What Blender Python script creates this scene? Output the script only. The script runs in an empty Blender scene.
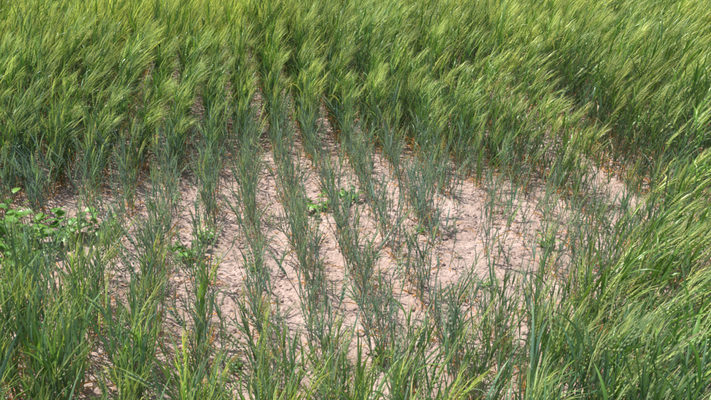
import bpy, bmesh, math, random
import numpy as np
from mathutils import Vector, Matrix, noise as mn
random.seed(11)
R = random.Random(5)
scene = bpy.context.scene

# ------------------------------------------------------------------ helpers
def smooth(a, b, x):
    t = max(0.0, min(1.0, (x - a) / (b - a)))
    return t * t * (3 - 2 * t)
def lerp(a, b, t): return a + (b - a) * t
def lerp3(a, b, t): return tuple(lerp(a[i], b[i], t) for i in range(3))

class MB:
    def __init__(s):
        s.v = []; s.f = []; s.c = []
    def build(s, name, mat, smoothf=True):
        me = bpy.data.meshes.new(name)
        me.from_pydata([tuple(p) for p in s.v], [], s.f)
        ca = me.color_attributes.new("col", 'FLOAT_COLOR', 'POINT')
        arr = np.ones((len(s.v), 4), dtype=np.float32)
        arr[:, :3] = np.array(s.c, dtype=np.float32)[:, :3]
        ca.data.foreach_set("color", arr.ravel())
        if smoothf:
            me.polygons.foreach_set("use_smooth", [True] * len(me.polygons))
        me.materials.append(mat)
        me.update()
        return me

def blade(mb, p0, az, a0, bend, L, W, c0, c1, segs=6, fold=0.18, twist=0.0, wind=0.0, flatz=None):
    out = Vector((math.cos(az), math.sin(az), 0)); up = Vector((0, 0, 1))
    side0 = Vector((-math.sin(az), math.cos(az), 0))
    p = Vector(p0); base = len(mb.v)
    for i in range(segs + 1):
        t = i / segs
        ang = a0 + bend * (t ** 1.6)
        d = (up * math.cos(ang) + out * math.sin(ang))
        d = (d + Vector((wind * t, -0.15 * wind * t, 0))).normalized()
        n = side0.cross(d)
        rot = Matrix.Rotation(twist * t, 3, d)
        s = rot @ side0; n = rot @ n
        w = W * (0.55 + 0.45 * min(1, t * 5)) * (1 - max(0, (t - 0.25) / 0.75) ** 1.7) + 0.0003
        if flatz is not None and p.z < flatz:
            p.z = flatz
        for k in (-1, 0, 1):
            q = p + s * (k * w / 2) + n * (abs(k) * fold * w)
            mb.v.append(q)
            f = 1.0 if k else 1.18
            mb.c.append([lerp(c0[j], c1[j], t ** 1.3) * f for j in range(3)])
        if i < segs:
            b = base + i * 3
            mb.f.append((b, b + 1, b + 4, b + 3)); mb.f.append((b + 1, b + 2, b + 5, b + 4))
        p = p + d * (L / segs)

def tube(mb, pts, radii, c0, c1, n=4):
    base = len(mb.v)
    for i, p in enumerate(pts):
        t = i / (len(pts) - 1)
        for k in range(n):
            a = 2 * math.pi * k / n
            mb.v.append(Vector(p) + Vector((math.cos(a), math.sin(a), 0)) * radii[i])
            mb.c.append([lerp(c0[j], c1[j], t) for j in range(3)])
        if i:
            for k in range(n):
                a = base + (i - 1) * n + k; b = base + (i - 1) * n + (k + 1) % n
                mb.f.append((a, b, b + n, a + n))

def vary(c, r, a=0.2):
    f = 1 + r.uniform(-a, a); g = r.uniform(-a, a) * 0.5
    return (c[0] * f * (1 + g), c[1] * f, c[2] * f * (1 - g))
def sample(pts, t):
    t = max(0, min(.999, t)) * (len(pts) - 1); i = int(t); f = t - i
    return pts[i].lerp(pts[i + 1], f)

GREEN = (0.140, 0.275, 0.038)
DGREEN = (0.065, 0.160, 0.034)
BLUEG = (0.125, 0.215, 0.145)
PALEB = (0.265, 0.365, 0.285)
YGREEN = (0.290, 0.415, 0.065)
EAR = (0.400, 0.480, 0.150)
AWN = (0.620, 0.680, 0.260)
DEAD = (0.62, 0.28, 0.075)
STRAW = (0.72, 0.52, 0.25)

def ear(mb, p, d, L, r, awn=1.0, wind=.3, ec=EAR, ac=AWN):
    d = d.normalized()
    s = d.cross(Vector((0, 1, 0.2))).normalized()
    s = Matrix.Rotation(r.uniform(0, 3.1), 3, d) @ s
    n = d.cross(s)
    N = 6
    for i in range(N):
        t = i / (N - 1)
        cur = Vector(p) + d * (L * t)
        for sg in (-1, 1):
            w = 0.0060 * (1 - 0.40 * t)
            o = cur + s * (sg * w * .8)
            ax = (d + s * sg * 0.25).normalized()
            b = len(mb.v); l = 0.018
            sd = ax.cross(n).normalized()
            c = vary(ec, r, 0.22)
            for q in (o, o + ax * l * .45 + sd * w * .6, o + ax * l * .45 - sd * w * .6,
                      o + ax * l * .45 + n * w * .8, o + ax * l * .45 - n * w * .8, o + ax * l):
                mb.v.append(q); mb.c.append(c)
            for f in ((0, 1, 3), (0, 3, 2), (0, 2, 4), (0, 4, 1), (5, 3, 1), (5, 2, 3), (5, 4, 2), (5, 1, 4)):
                mb.f.append(tuple(b + x for x in f))
            al = r.uniform(0.08, 0.13) * (1 - 0.2 * t) * awn
            q0 = o + ax * l * .9
            da = (d + s * sg * r.uniform(.03, .16) + n * r.uniform(-.10, .10)).normalized()
            q1 = q0 + da * al * .5
            db = (da + Vector((wind, -0.1 * wind, -0.10))).normalized()
            q2 = q1 + db * al * .5
            wv = da.cross(Vector((r.uniform(-1, 1), r.uniform(-1, 1), .3))).normalized() * 0.0011
            ca = vary(ac, r, 0.25)
            b = len(mb.v)
            for q in (q0 - wv, q0 + wv, q1 - wv * .8, q1 + wv * .8, q2):
                mb.v.append(q); mb.c.append(ca)
            mb.f.append((b, b + 1, b + 3, b + 2)); mb.f.append((b + 2, b + 3, b + 4))

def tiller(mb, x, y, H, r, has_ear, stemc, leafc, nleaf, lean=0.07, leafL=0.19, leafW=0.009, deadn=1, wind=0.25, bendr=(.3, 1.9), awn=1.0, tipc=YGREEN, pale=False, lowc=None):
    az = r.uniform(0, 6.28)
    lx = math.cos(az) * lean * H + 0.28 * H * wind * r.uniform(.5, 1.2); ly = math.sin(az) * lean * H
    n = 4
    pts = [Vector((x + lx * (i / n) ** 1.8, y + ly * (i / n) ** 1.6, H * i / n - 0.01)) for i in range(n + 1)]
    tube(mb, pts, [lerp(0.0024, 0.0015, i / n) for i in range(n + 1)], vary(lerp3(stemc, STRAW, .30), r, .1), vary(stemc, r, .1), 3)
    d = (pts[-1] - pts[-2]).normalized()
    a = r.uniform(0, 6.28)
    for k in range(nleaf):
        t = lerp(0.22, 0.93, k / max(1, nleaf - 1)) + r.uniform(-.05, .05)
        p = sample(pts, t)
        a += math.pi + r.uniform(-.6, .6)
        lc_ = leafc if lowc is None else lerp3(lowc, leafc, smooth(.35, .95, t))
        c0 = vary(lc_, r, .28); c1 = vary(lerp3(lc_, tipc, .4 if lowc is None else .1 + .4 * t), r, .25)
        if r.random() < .08: c1 = vary(STRAW, r)
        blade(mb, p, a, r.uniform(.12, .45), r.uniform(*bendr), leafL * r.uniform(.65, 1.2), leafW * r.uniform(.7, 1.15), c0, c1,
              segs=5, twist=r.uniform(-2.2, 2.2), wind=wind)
    for k in range(deadn):
        p = sample(pts, r.uniform(.03, .26))
        blade(mb, p, r.uniform(0, 6.28), r.uniform(.5, 1.2), r.uniform(1.2, 2.3), r.uniform(.06, .14), .0068,
              vary(DEAD, r), vary(lerp3(DEAD, STRAW, r.random()), r), segs=4, twist=r.uniform(-5, 5), fold=.3, flatz=0.004)
    if has_ear:
        ec, ac = (lerp3(EAR, PALEB, .6), lerp3(AWN, PALEB, .6)) if pale else (EAR, AWN)
        ear(mb, pts[-1], (d + Vector((wind * r.uniform(.3, 1.8), -0.05, 0)) + Vector((r.uniform(-.2, .2), r.uniform(-.2, .2), 0))), r.uniform(.065, .09), r, awn, wind, ec, ac)
    else:
        for k in range(2):
            blade(mb, pts[-1], r.uniform(0, 6.28), r.uniform(.03, .2), r.uniform(.1, .9), leafL * r.uniform(.6, .95), leafW * .75,
                  vary(leafc, r, .2), vary(lerp3(leafc, tipc, .5), r), segs=4, twist=r.uniform(-2, 2), wind=wind)

# ------------------------------------------------------------------ materials
def leaf_material(name, trans=0.30, rough=0.32, inst=True):
    m = bpy.data.materials.new(name); m.use_nodes = True
    nt = m.node_tree; nt.nodes.clear(); N = nt.nodes.new; L = nt.links.new
    out = N('ShaderNodeOutputMaterial')
    at = N('ShaderNodeAttribute'); at.attribute_name = "col"
    src = at.outputs['Color']
    if inst:
        hu = N('ShaderNodeAttribute'); hu.attribute_type = 'INSTANCER'; hu.attribute_name = "hue"
        oi = N('ShaderNodeObjectInfo')
        ramp = N('ShaderNodeValToRGB')
        ramp.color_ramp.elements[0].position = 0; ramp.color_ramp.elements[0].color = (0.88, 0.95, 1.25, 1)
        ramp.color_ramp.elements[1].position = 1; ramp.color_ramp.elements[1].color = (1.28, 1.16, 0.82, 1)
        L(hu.outputs['Fac'], ramp.inputs[0])
        m1 = N('ShaderNodeMix'); m1.data_type = 'RGBA'; m1.blend_type = 'MULTIPLY'; m1.inputs[0].default_value = 1
        L(at.outputs['Color'], m1.inputs[6]); L(ramp.outputs[0], m1.inputs[7])
        mr = N('ShaderNodeMapRange'); mr.inputs[3].default_value = .76; mr.inputs[4].default_value = 1.24
        L(oi.outputs['Random'], mr.inputs[0])
        m2 = N('ShaderNodeVectorMath'); m2.operation = 'SCALE'
        L(m1.outputs[2], m2.inputs[0]); L(mr.outputs[0], m2.inputs['Scale'])
        src = m2.outputs[0]
    p = N('ShaderNodeBsdfPrincipled'); p.inputs['Roughness'].default_value = rough
    p.inputs['Specular IOR Level'].default_value = .55
    L(src, p.inputs['Base Color'])
    tc = N('ShaderNodeVectorMath'); tc.operation = 'MULTIPLY'; tc.inputs[1].default_value = (1.5, 1.55, .6)
    L(src, tc.inputs[0])
    tr = N('ShaderNodeBsdfTranslucent'); L(tc.outputs[0], tr.inputs[0])
    mx = N('ShaderNodeMixShader'); mx.inputs[0].default_value = trans
    L(p.outputs[0], mx.inputs[1]); L(tr.outputs[0], mx.inputs[2]); L(mx.outputs[0], out.inputs[0])
    return m
leafmat = leaf_material("barley_leaf")
weedmat = leaf_material("weed_leaf", .25, .4, False)

def soil_material(name, fargreen=True):
    m = bpy.data.materials.new(name); m.use_nodes = True
    nt = m.node_tree; N = nt.nodes.new; L = nt.links.new
    p = nt.nodes['Principled BSDF']; p.inputs['Roughness'].default_value = .95
    p.inputs['Specular IOR Level'].default_value = .15
    tc = N('ShaderNodeNewGeometry')
    n1 = N('ShaderNodeTexNoise'); n1.inputs['Scale'].default_value = 4.2; n1.inputs['Detail'].default_value = 6
    n2 = N('ShaderNodeTexNoise'); n2.inputs['Scale'].default_value = 60; n2.inputs['Detail'].default_value = 8; n2.inputs['Roughness'].default_value = .72
    v = N('ShaderNodeTexVoronoi'); v.inputs['Scale'].default_value = 75
    for t in (n1, n2, v): L(tc.outputs['Position'], t.inputs['Vector'])
    r1 = N('ShaderNodeValToRGB'); e = r1.color_ramp.elements
    e[0].position = .33; e[0].color = (.54, .395, .335, 1); e[1].position = .66; e[1].color = (.75, .595, .53, 1)
    L(n1.outputs[0], r1.inputs[0])
    r2 = N('ShaderNodeValToRGB'); e = r2.color_ramp.elements
    e[0].position = .33; e[0].color = (.60, .56, .53, 1); e[1].position = .60; e[1].color = (1.08, 1.07, 1.05, 1)
    L(n2.outputs[0], r2.inputs[0])
    mx = N('ShaderNodeMix'); mx.data_type = 'RGBA'; mx.blend_type = 'MULTIPLY'; mx.inputs[0].default_value = 1
    L(r1.outputs[0], mx.inputs[6]); L(r2.outputs[0], mx.inputs[7])
    col = mx.outputs[2]
    if fargreen:
        ln = N('ShaderNodeVectorMath'); ln.operation = 'LENGTH'; L(tc.outputs['Position'], ln.inputs[0])
        mr = N('ShaderNodeMapRange'); mr.inputs[1].default_value = 16; mr.inputs[2].default_value = 24
        L(ln.outputs['Value'], mr.inputs[0])
        m3 = N('ShaderNodeMix'); m3.data_type = 'RGBA'; L(mr.outputs[0], m3.inputs[0])
        L(col, m3.inputs[6]); m3.inputs[7].default_value = (.085, .15, .035, 1)
        col = m3.outputs[2]
    L(col, p.inputs['Base Color'])
    ad = N('ShaderNodeMath'); ad.operation = 'MULTIPLY_ADD'; ad.inputs[1].default_value = -.6
    L(v.outputs['Distance'], ad.inputs[0]); L(n2.outputs[0], ad.inputs[2])
    b = N('ShaderNodeBump'); b.inputs['Strength'].default_value = .9; b.inputs['Distance'].default_value = .012
    L(ad.outputs[0], b.inputs['Height']); L(b.outputs[0], p.inputs['Normal'])
    return m
soil = soil_material("dry_soil"); clodm = soil_material("clod_soil", False)

# ------------------------------------------------------------------ layout
YAW = math.radians(10.8); CA, SA = math.cos(YAW), math.sin(YAW)
def to_row(x, y): return x * CA + y * SA, -x * SA + y * CA      # across, along
def from_row(a, s): return a * CA - s * SA, a * SA + s * CA
ROW0, ROWD = 0.262, 0.236
PATCH = [(-2.9, 3.2), (-2.1, 3.28), (-1.6, 3.5), (-1.13, 3.8), (-.72, 4.2), (-.19, 4.2), (.3, 3.98), (.8, 3.75), (1.18, 3.40),
         (1.36, 3.0), (1.26, 2.68), (.88, 2.30), (.5, 1.98), (.2, 1.70), (-.25, 1.55), (-.6, 1.82), (-.95, 2.12), (-1.5, 2.38), (-2.9, 2.5)]
WEEDS = [(-1.76, 2.88, .27), (-1.57, 3.0, .24), (-1.92, 3.05, .27), (-1.38, 3.06, .17), (-1.64, 2.72, .20), (-1.95, 2.75, .2), (-.86, 2.84, .14), (-.80, 3.0, .09),
         (-.23, 3.36, .15), (-.04, 3.5, .13), (1.0, 2.95, .08), (.10, 2.02, .07), (-.48, 2.0, .06), (.62, 2.6, .07), (.35, 3.1, .06), (-.5, 2.7, .05)]
def sdf(x, y):
    inside = False; dm = 1e9; n = len(PATCH)
    for i in range(n):
        x1, y1 = PATCH[i]; x2, y2 = PATCH[(i + 1) % n]
        dx, dy = x2 - x1, y2 - y1
        t = max(0, min(1, ((x - x1) * dx + (y - y1) * dy) / (dx * dx + dy * dy)))
        dm = min(dm, math.hypot(x - x1 - dx * t, y - y1 - dy * t))
        if (y1 > y) != (y2 > y) and x < dx * (y - y1) / dy + x1: inside = not inside
    return -dm if inside else dm
def nz(x, y, f, o=0): return mn.noise(Vector((x * f + o, y * f - o, o * 1.7)))
def dist(x, y):
    if abs(x) > 4.5 or y > 7: return 3.0
    return sdf(x, y) + .10 * nz(x, y, 1.7, 3) + .08 * nz(x, y, 5, 8)

def gz(x, y):
    r = math.hypot(x, y)
    if r > 14: return 0.0
    a, s = to_row(x, y)
    ph = (a - ROW0) / ROWD * 2 * math.pi
    z = 0.008 * math.cos(ph) + 0.014 * nz(x, y, 3.1, 2) + 0.010 * nz(x, y, 11, 5) + 0.010 * nz(x, y, 27, 9)
    return z * (1 - smooth(10, 14, r))

def axis(lo, hi, step, far):
    c = list(np.arange(lo, hi, step)); s = step; x = hi
    while x < far: c.append(x); s *= 1.25; x += s
    c.append(far); s = step; x = lo - step; pre = []
    while x > -far: pre.append(x); s *= 1.25; x -= s
    pre.append(-far)
    return pre[::-1] + c
xs = axis(-2.8, 2.8, .014, 600); ys = axis(0.6, 5.2, .013, 600)
vs = [(x, y, gz(x, y)) for y in ys for x in xs]; nx = len(xs)
fs = [(j * nx + i, j * nx + i + 1, (j + 1) * nx + i + 1, (j + 1) * nx + i) for j in range(len(ys) - 1) for i in range(nx - 1)]
me = bpy.data.meshes.new("ground"); me.from_pydata(vs, [], fs); me.materials.append(soil)
me.polygons.foreach_set("use_smooth", [True] * len(me.polygons))
scene.collection.objects.link(bpy.data.objects.new("ground", me))

# ------------------------------------------------------------------ instancing via geometry nodes
def make_sources(cname, meshes):
    c = bpy.data.collections.new(cname)
    for i, m in enumerate(meshes):
        c.objects.link(bpy.data.objects.new("%s_%02d" % (cname, i), m))
    return c
def instanced(name, pts, coll):
    me = bpy.data.meshes.new(name)
    me.from_pydata([p[0] for p in pts], [], [])
    def att(n, t, key, data):
        a = me.attributes.new(n, t, 'POINT'); a.data.foreach_set(key, np.array(data, dtype=np.float32 if t != 'INT' else np.int32).ravel())
    att("rot", 'FLOAT_VECTOR', "vector", [p[1] for p in pts])
    att("scl", 'FLOAT_VECTOR', "vector", [p[2] for p in pts])
    att("idx", 'INT', "value", [p[3] for p in pts])
    att("hue", 'FLOAT', "value", [p[4] for p in pts])
    ob = bpy.data.objects.new(name, me); scene.collection.objects.link(ob)
    ng = bpy.data.node_groups.new(name + "_nodes", 'GeometryNodeTree')
    ng.interface.new_socket("Geometry", in_out='INPUT', socket_type='NodeSocketGeometry')
    ng.interface.new_socket("Geometry", in_out='OUTPUT', socket_type='NodeSocketGeometry')
    N = ng.nodes.new; L = ng.links.new
    gi = N('NodeGroupInput'); go = N('NodeGroupOutput')
    ci = N('GeometryNodeCollectionInfo'); ci.inputs['Collection'].default_value = coll
    ci.inputs['Separate Children'].default_value = True; ci.inputs['Reset Children'].default_value = True
    ip = N('GeometryNodeInstanceOnPoints'); ip.inputs['Pick Instance'].default_value = True
    def na(n, t):
        a = N('GeometryNodeInputNamedAttribute'); a.data_type = t; a.inputs['Name'].default_value = n; return a.outputs[0]
    er = N('FunctionNodeEulerToRotation')
    L(gi.outputs[0], ip.inputs['Points']); L(ci.outputs[0], ip.inputs['Instance'])
    L(na("idx", 'INT'), ip.inputs['Instance Index'])
    L(na("rot", 'FLOAT_VECTOR'), er.inputs[0]); L(er.outputs[0], ip.inputs['Rotation'])
    L(na("scl", 'FLOAT_VECTOR'), ip.inputs['Scale'])
    L(ip.outputs[0], go.inputs[0])
    md = ob.modifiers.new("scatter", 'NODES'); md.node_group = ng
    return ob

# tall crop: short lengths of drilled row (0.2 m)
SEG = .20; NT = 14
tall = []
for i in range(NT):
    r = random.Random(100 + i); mb = MB()
    for k in range(14):
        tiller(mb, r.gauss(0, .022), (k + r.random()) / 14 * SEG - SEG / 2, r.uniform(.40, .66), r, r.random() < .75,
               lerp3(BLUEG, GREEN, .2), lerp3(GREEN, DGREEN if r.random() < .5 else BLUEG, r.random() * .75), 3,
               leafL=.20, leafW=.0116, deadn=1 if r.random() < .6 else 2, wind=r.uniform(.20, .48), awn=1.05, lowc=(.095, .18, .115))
    tall.append(mb.build("barley_row_length", leafmat))
tallc = make_sources("barley_row_lengths", tall)
meshes = []
for i in range(12):
    r = random.Random(200 + i); mb = MB()
    for k in range(r.choice((1, 2, 2))):
        tiller(mb, r.uniform(-.02, .02), r.uniform(-.03, .03), r.uniform(.13, .30), r, r.random() < .35,
               PALEB, lerp3(PALEB, GREEN, r.random() * .3), 3, lean=.18, leafL=.12, leafW=.0064, deadn=1, wind=.14, bendr=(.1, 1.1), awn=.75,
               tipc=lerp3(PALEB, YGREEN, .3), pale=True)
    meshes.append(mb.build("stunted_barley_plant", leafmat))
for i in range(10):
    r = random.Random(300 + i); mb = MB()
    for k in range(3):
        tiller(mb, r.uniform(-.025, .025), r.uniform(-.035, .035), r.uniform(.22, .42), r, r.random() < .3,
               lerp3(PALEB, GREEN, .4), lerp3(lerp3(BLUEG, PALEB, .4), GREEN, r.uniform(.1, 1)), 3, lean=.10, leafL=.19, leafW=.0092, deadn=1, wind=.18, bendr=(.2, 1.5),
               tipc=lerp3(YGREEN, GREEN, .35))
    meshes.append(mb.build("leafy_barley_plant", leafmat))
coll = make_sources("barley_plants", meshes)

def weed_block(x, y):
    for wx, wy, ws in WEEDS:
        if ws > .1 and (x - wx) ** 2 + (y - wy + .05) ** 2 < (ws * .75) ** 2: return True
        if ws > .18 and abs(x - wx) < .15 and wy - .45 < y < wy: return R.random() < .75
        if ws > .1 and abs(x - wx) < .08 and wy - .25 < y < wy: return R.random() < .6
    return False

pts_tall = []; pts_short = []
for k in range(-70, 100):
    a = ROW0 + k * ROWD
    s = -3.0 + R.random() * SEG
    while s < 26:
        s0 = s; s += SEG * .95 * (1 if s < 10 else 1.25)
        x, y = from_row(a, s0)
        if y < -.8 or abs(x) > 2.4 + 0.78 * max(y, 0): continue
        if y < .35 and abs(x) < .5: continue
        d = dist(x, y)
        if d < (.20 if x < .5 else .12): continue
        near = (1 - smooth(1.7, 2.6, y)) * (1 - smooth(.3, 1.1, x)) * (1 - smooth(1.0, 2.2, -x) * .6)
        if R.random() < near * 1.3: continue
        if abs(a - 2.15) < .05 and y > 2.9 + .3 * nz(x, y, 3): continue      # wheel track between rows
        h = lerp(.74, 1.12, smooth(.15, 1.3, d)) * (1 + .18 * nz(x, y, 1.9, 14)) * R.uniform(.88, 1.10)
        lean = .08 + .36 * nz(x, y, .8, 4) + .14 * smooth(0, 3, x)
        hue = .50 + .6 * nz(x, y, 1.1, 21) + .25 * smooth(.3, 2.5, d) * smooth(2.5, 4.5, y) - .1 + R.uniform(-.18, .18)
        f = lerp(h, 1, .6) * (1.15 if y > 10 else 1)
        pts_tall.append(((x, y, gz(x, y)), (.12 * nz(x, y, 1.3, 77) + R.gauss(0, .04), lean + R.gauss(0, .05), YAW + R.gauss(0, .06)),
                         (f, 1.05 if y < 10 else 1.3, h), R.randrange(NT), hue))
    s = -1.0
    while s < 7:
        s += .020 * R.uniform(.5, 1.5)
        x, y = from_row(a, s)
        if y < .25 or abs(x) > 3.2: continue
        d = dist(x, y)
        if d > .75 and y > 2.6: continue
        if d > .3 and x > 1.0: continue
        if weed_block(x, y): continue
        xx = x + R.gauss(0, .024); yy = y + R.uniform(-.02, .02); z = gz(xx, yy)
        near = 1 - smooth(1.7, 2.6, y)
        hue = .38 + .5 * nz(x, y, 1.3, 21) + R.uniform(-.15, .15)
        if d > .15:
            if R.random() > lerp(.38, .72, near) : continue
            sc = R.uniform(.8, 1.2) * lerp(.95, 1.05, smooth(.2, .9, d))
            pts_short.append(((xx, yy, z), (R.gauss(0, .09), R.gauss(.08, .10), R.uniform(-1, 1)), (sc, sc, sc), 12 + R.randrange(10), hue))
        else:
            right = smooth(.2, .65, x)
            t = smooth(-.36, .15, d) * (1 - .5 * right * smooth(2.2, 2.7, y))
            dens = lerp(.70, .90, t) + .42 * nz(a * 3, s, 2.6, 31) - .22 * right * (1 - t)
            if R.random() > dens: continue
            if R.random() < t * .42 + .03:
                sc = R.uniform(.7, 1.0); pts_short.append(((xx, yy, z), (R.gauss(0, .09), R.gauss(.05, .1), R.uniform(-1, 1)), (sc, sc, sc), 12 + R.randrange(10), hue - .1))
            else:
                sc = R.uniform(.65, 1.2) * lerp(1, 1.2, t) * (1 - .1 * right)
                pts_short.append(((xx, yy, z), (R.gauss(0, .12), R.gauss(.05, .14), R.uniform(-3, 3)), (sc, sc, sc), R.randrange(12), hue - .25))
instanced("barley_crop", pts_tall, tallc)
instanced("stunted_barley_rows", pts_short, coll)
print("PLANTS", len(pts_tall), len(pts_short))

# ------------------------------------------------------------------ clods and litter
cm = []
for i in range(8):
    bm = bmesh.new(); bmesh.ops.create_icosphere(bm, subdivisions=2, radius=1)
    for v in bm.verts:
        n = mn.noise(v.co * 1.3 + Vector((i * 7, 0, 0))) * .7 + mn.noise(v.co * 3.5 + Vector((i * 3, 5, 0))) * .3
        v.co *= 1 + n; v.co.z *= .6
    m = bpy.data.meshes.new("soil_clod"); bm.to_mesh(m); bm.free(); m.materials.append(clodm); cm.append(m)
cc = make_sources("clods", cm)
P = []
for i in range(34000):
    x, y = R.uniform(-2.7, 2.0), R.uniform(.8, 5)
    if nz(x, y, 3, 40) < R.uniform(-.6, .3): continue
    s = .0024 + .004 * R.random() + .013 * R.random() ** 14 + .004 * R.random() ** 4
    P.append(((x, y, gz(x, y) + s * .15), (R.uniform(-.4, .4), R.uniform(-.4, .4), R.uniform(0, 6)), (s * R.uniform(.8, 1.4), s, s), R.randrange(8), 0))
instanced("soil_clods", P, cc)

lm = []
for i in range(8):
    r = random.Random(500 + i); mb = MB()
    c = vary(DEAD if i % 3 else STRAW, r); c2 = vary(lerp3(DEAD, STRAW, .5), r)
    if i < 5:
        blade(mb, (0, 0, .003), 0, 1.45, r.uniform(-.25, .3), r.uniform(.05, .12), .0065, c, c2, segs=6, fold=.3, twist=r.uniform(-4, 4), flatz=.001)
    else:
        l = r.uniform(.04, .11); tube(mb, [Vector((0, 0, .002)), Vector((l / 2, .003, .005)), Vector((l, 0, .002))], [.0017, .002, .0015], c, c2, 5)
    lm.append(mb.build("dry_leaf", leafmat))
lc = make_sources("dry_leaves", lm)
P = []
for i in range(13000):
    a = ROW0 + R.randint(-14, 12) * ROWD + R.gauss(0, .06); s = R.uniform(.6, 5.4)
    x, y = from_row(a, s)
    if R.random() > .42 + nz(x, y, 2.2, 50): continue
    s_ = R.uniform(.4, 1.0)
    P.append(((x, y, gz(x, y) + .004), (R.gauss(0, .15), R.gauss(-.08, .15), R.uniform(0, 6.28)), (s_, s_, s_), R.randrange(8), .6))
instanced("straw_litter", P, lc)

# ------------------------------------------------------------------ weeds
def weed(x, y, size, seed, c=(.15, .31, .05)):
    r = random.Random(seed); mb = MB()
    def leaf(p, az, el, L, W):
        d = Vector((math.cos(az) * math.cos(el), math.sin(az) * math.cos(el), math.sin(el)))
        s = Vector((-math.sin(az), math.cos(az), 0))
        s = Matrix.Rotation(r.uniform(-.5, .5), 3, d) @ s
        cc_ = vary(c, r, .3); K = 9; b = len(mb.v)
        for i in range(K + 1):
            t = i / K
            w = W * math.sin(math.pi * t ** .75) ** .8 * (1 + (.22 if i % 2 else -.18)) if 0 < i < K else .001
            q = Vector(p) + d * (L * t) - Vector((0, 0, 1)) * (L * .35 * t * t)
            for k in (-1, 0, 1):
                mb.v.append(q + s * (k * w) + Vector((0, 0, abs(k) * w * .25))); f = 1 if k else 1.3
                mb.c.append([u * f for u in cc_])
            if i < K:
                a = b + 3 * i
                mb.f.append((a, a + 1, a + 4, a + 3)); mb.f.append((a + 1, a + 2, a + 5, a + 4))
    nst = r.randint(6, 9)
    for k in range(nst):
        az = k * 2.4 + r.uniform(-.4, .4); l = size * r.uniform(.5, 1.0)
        pts = [Vector((math.cos(az) * l * .7 * t, math.sin(az) * l * .7 * t, l * .95 * t ** .8 * (1 - .25 * t))) for t in (0, .33, .66, 1)]
        tube(mb, pts, [.0022, .0019, .0016, .001], (.13, .2, .06), c, 5)
        for j in range(r.randint(5, 8)):
            t = .2 + .8 * j / 7
            leaf(sample(pts, t), az + r.choice((-1, 1)) * r.uniform(.3, 1.5), r.uniform(-.1, .7), size * r.uniform(.18, .34), size * r.uniform(.06, .10))
        leaf(pts[-1], az, .4, size * .26, size * .08)
    ob = bpy.data.objects.new("broadleaf_weed", mb.build("broadleaf_weed", weedmat))
    ob.location = (x, y, gz(x, y)); scene.collection.objects.link(ob)
for i, w in enumerate(WEEDS):
    weed(*w, seed=900 + i)

# ------------------------------------------------------------------ light, sky, camera
SUN_EL, SUN_AZ = 66, -66     # azimuth clockwise from +Y
el, az = math.radians(SUN_EL), math.radians(SUN_AZ)
dirv = Vector((math.sin(az) * math.cos(el), math.cos(az) * math.cos(el), math.sin(el)))
sl = bpy.data.lights.new("sun", 'SUN'); sl.energy = 5.0; sl.angle = math.radians(.53); sl.color = (1, .97, .93)
so = bpy.data.objects.new("sun", sl); so.rotation_euler = dirv.to_track_quat('Z', 'Y').to_euler(); scene.collection.objects.link(so)
w = bpy.data.worlds.new("World"); scene.world = w; w.use_nodes = True
nt = w.node_tree; bg = nt.nodes['Background']; bg.inputs[1].default_value = .125
sk = nt.nodes.new('ShaderNodeTexSky'); sk.sky_type = 'NISHITA'; sk.sun_disc = False
sk.sun_elevation = el; sk.sun_rotation = az % (2 * math.pi)
nt.links.new(sk.outputs[0], bg.inputs[0])
scene.view_settings.view_transform = 'Standard'; scene.view_settings.look = 'None'; scene.view_settings.exposure = 0
cd = bpy.data.cameras.new("camera"); cd.angle = math.radians(58); cd.clip_start = .05; cd.clip_end = 2000
co = bpy.data.objects.new("camera", cd); co.location = (0, 0, 1.7); co.rotation_euler = (math.radians(90 - 25.8), 0, 0)
scene.collection.objects.link(co); scene.camera = co
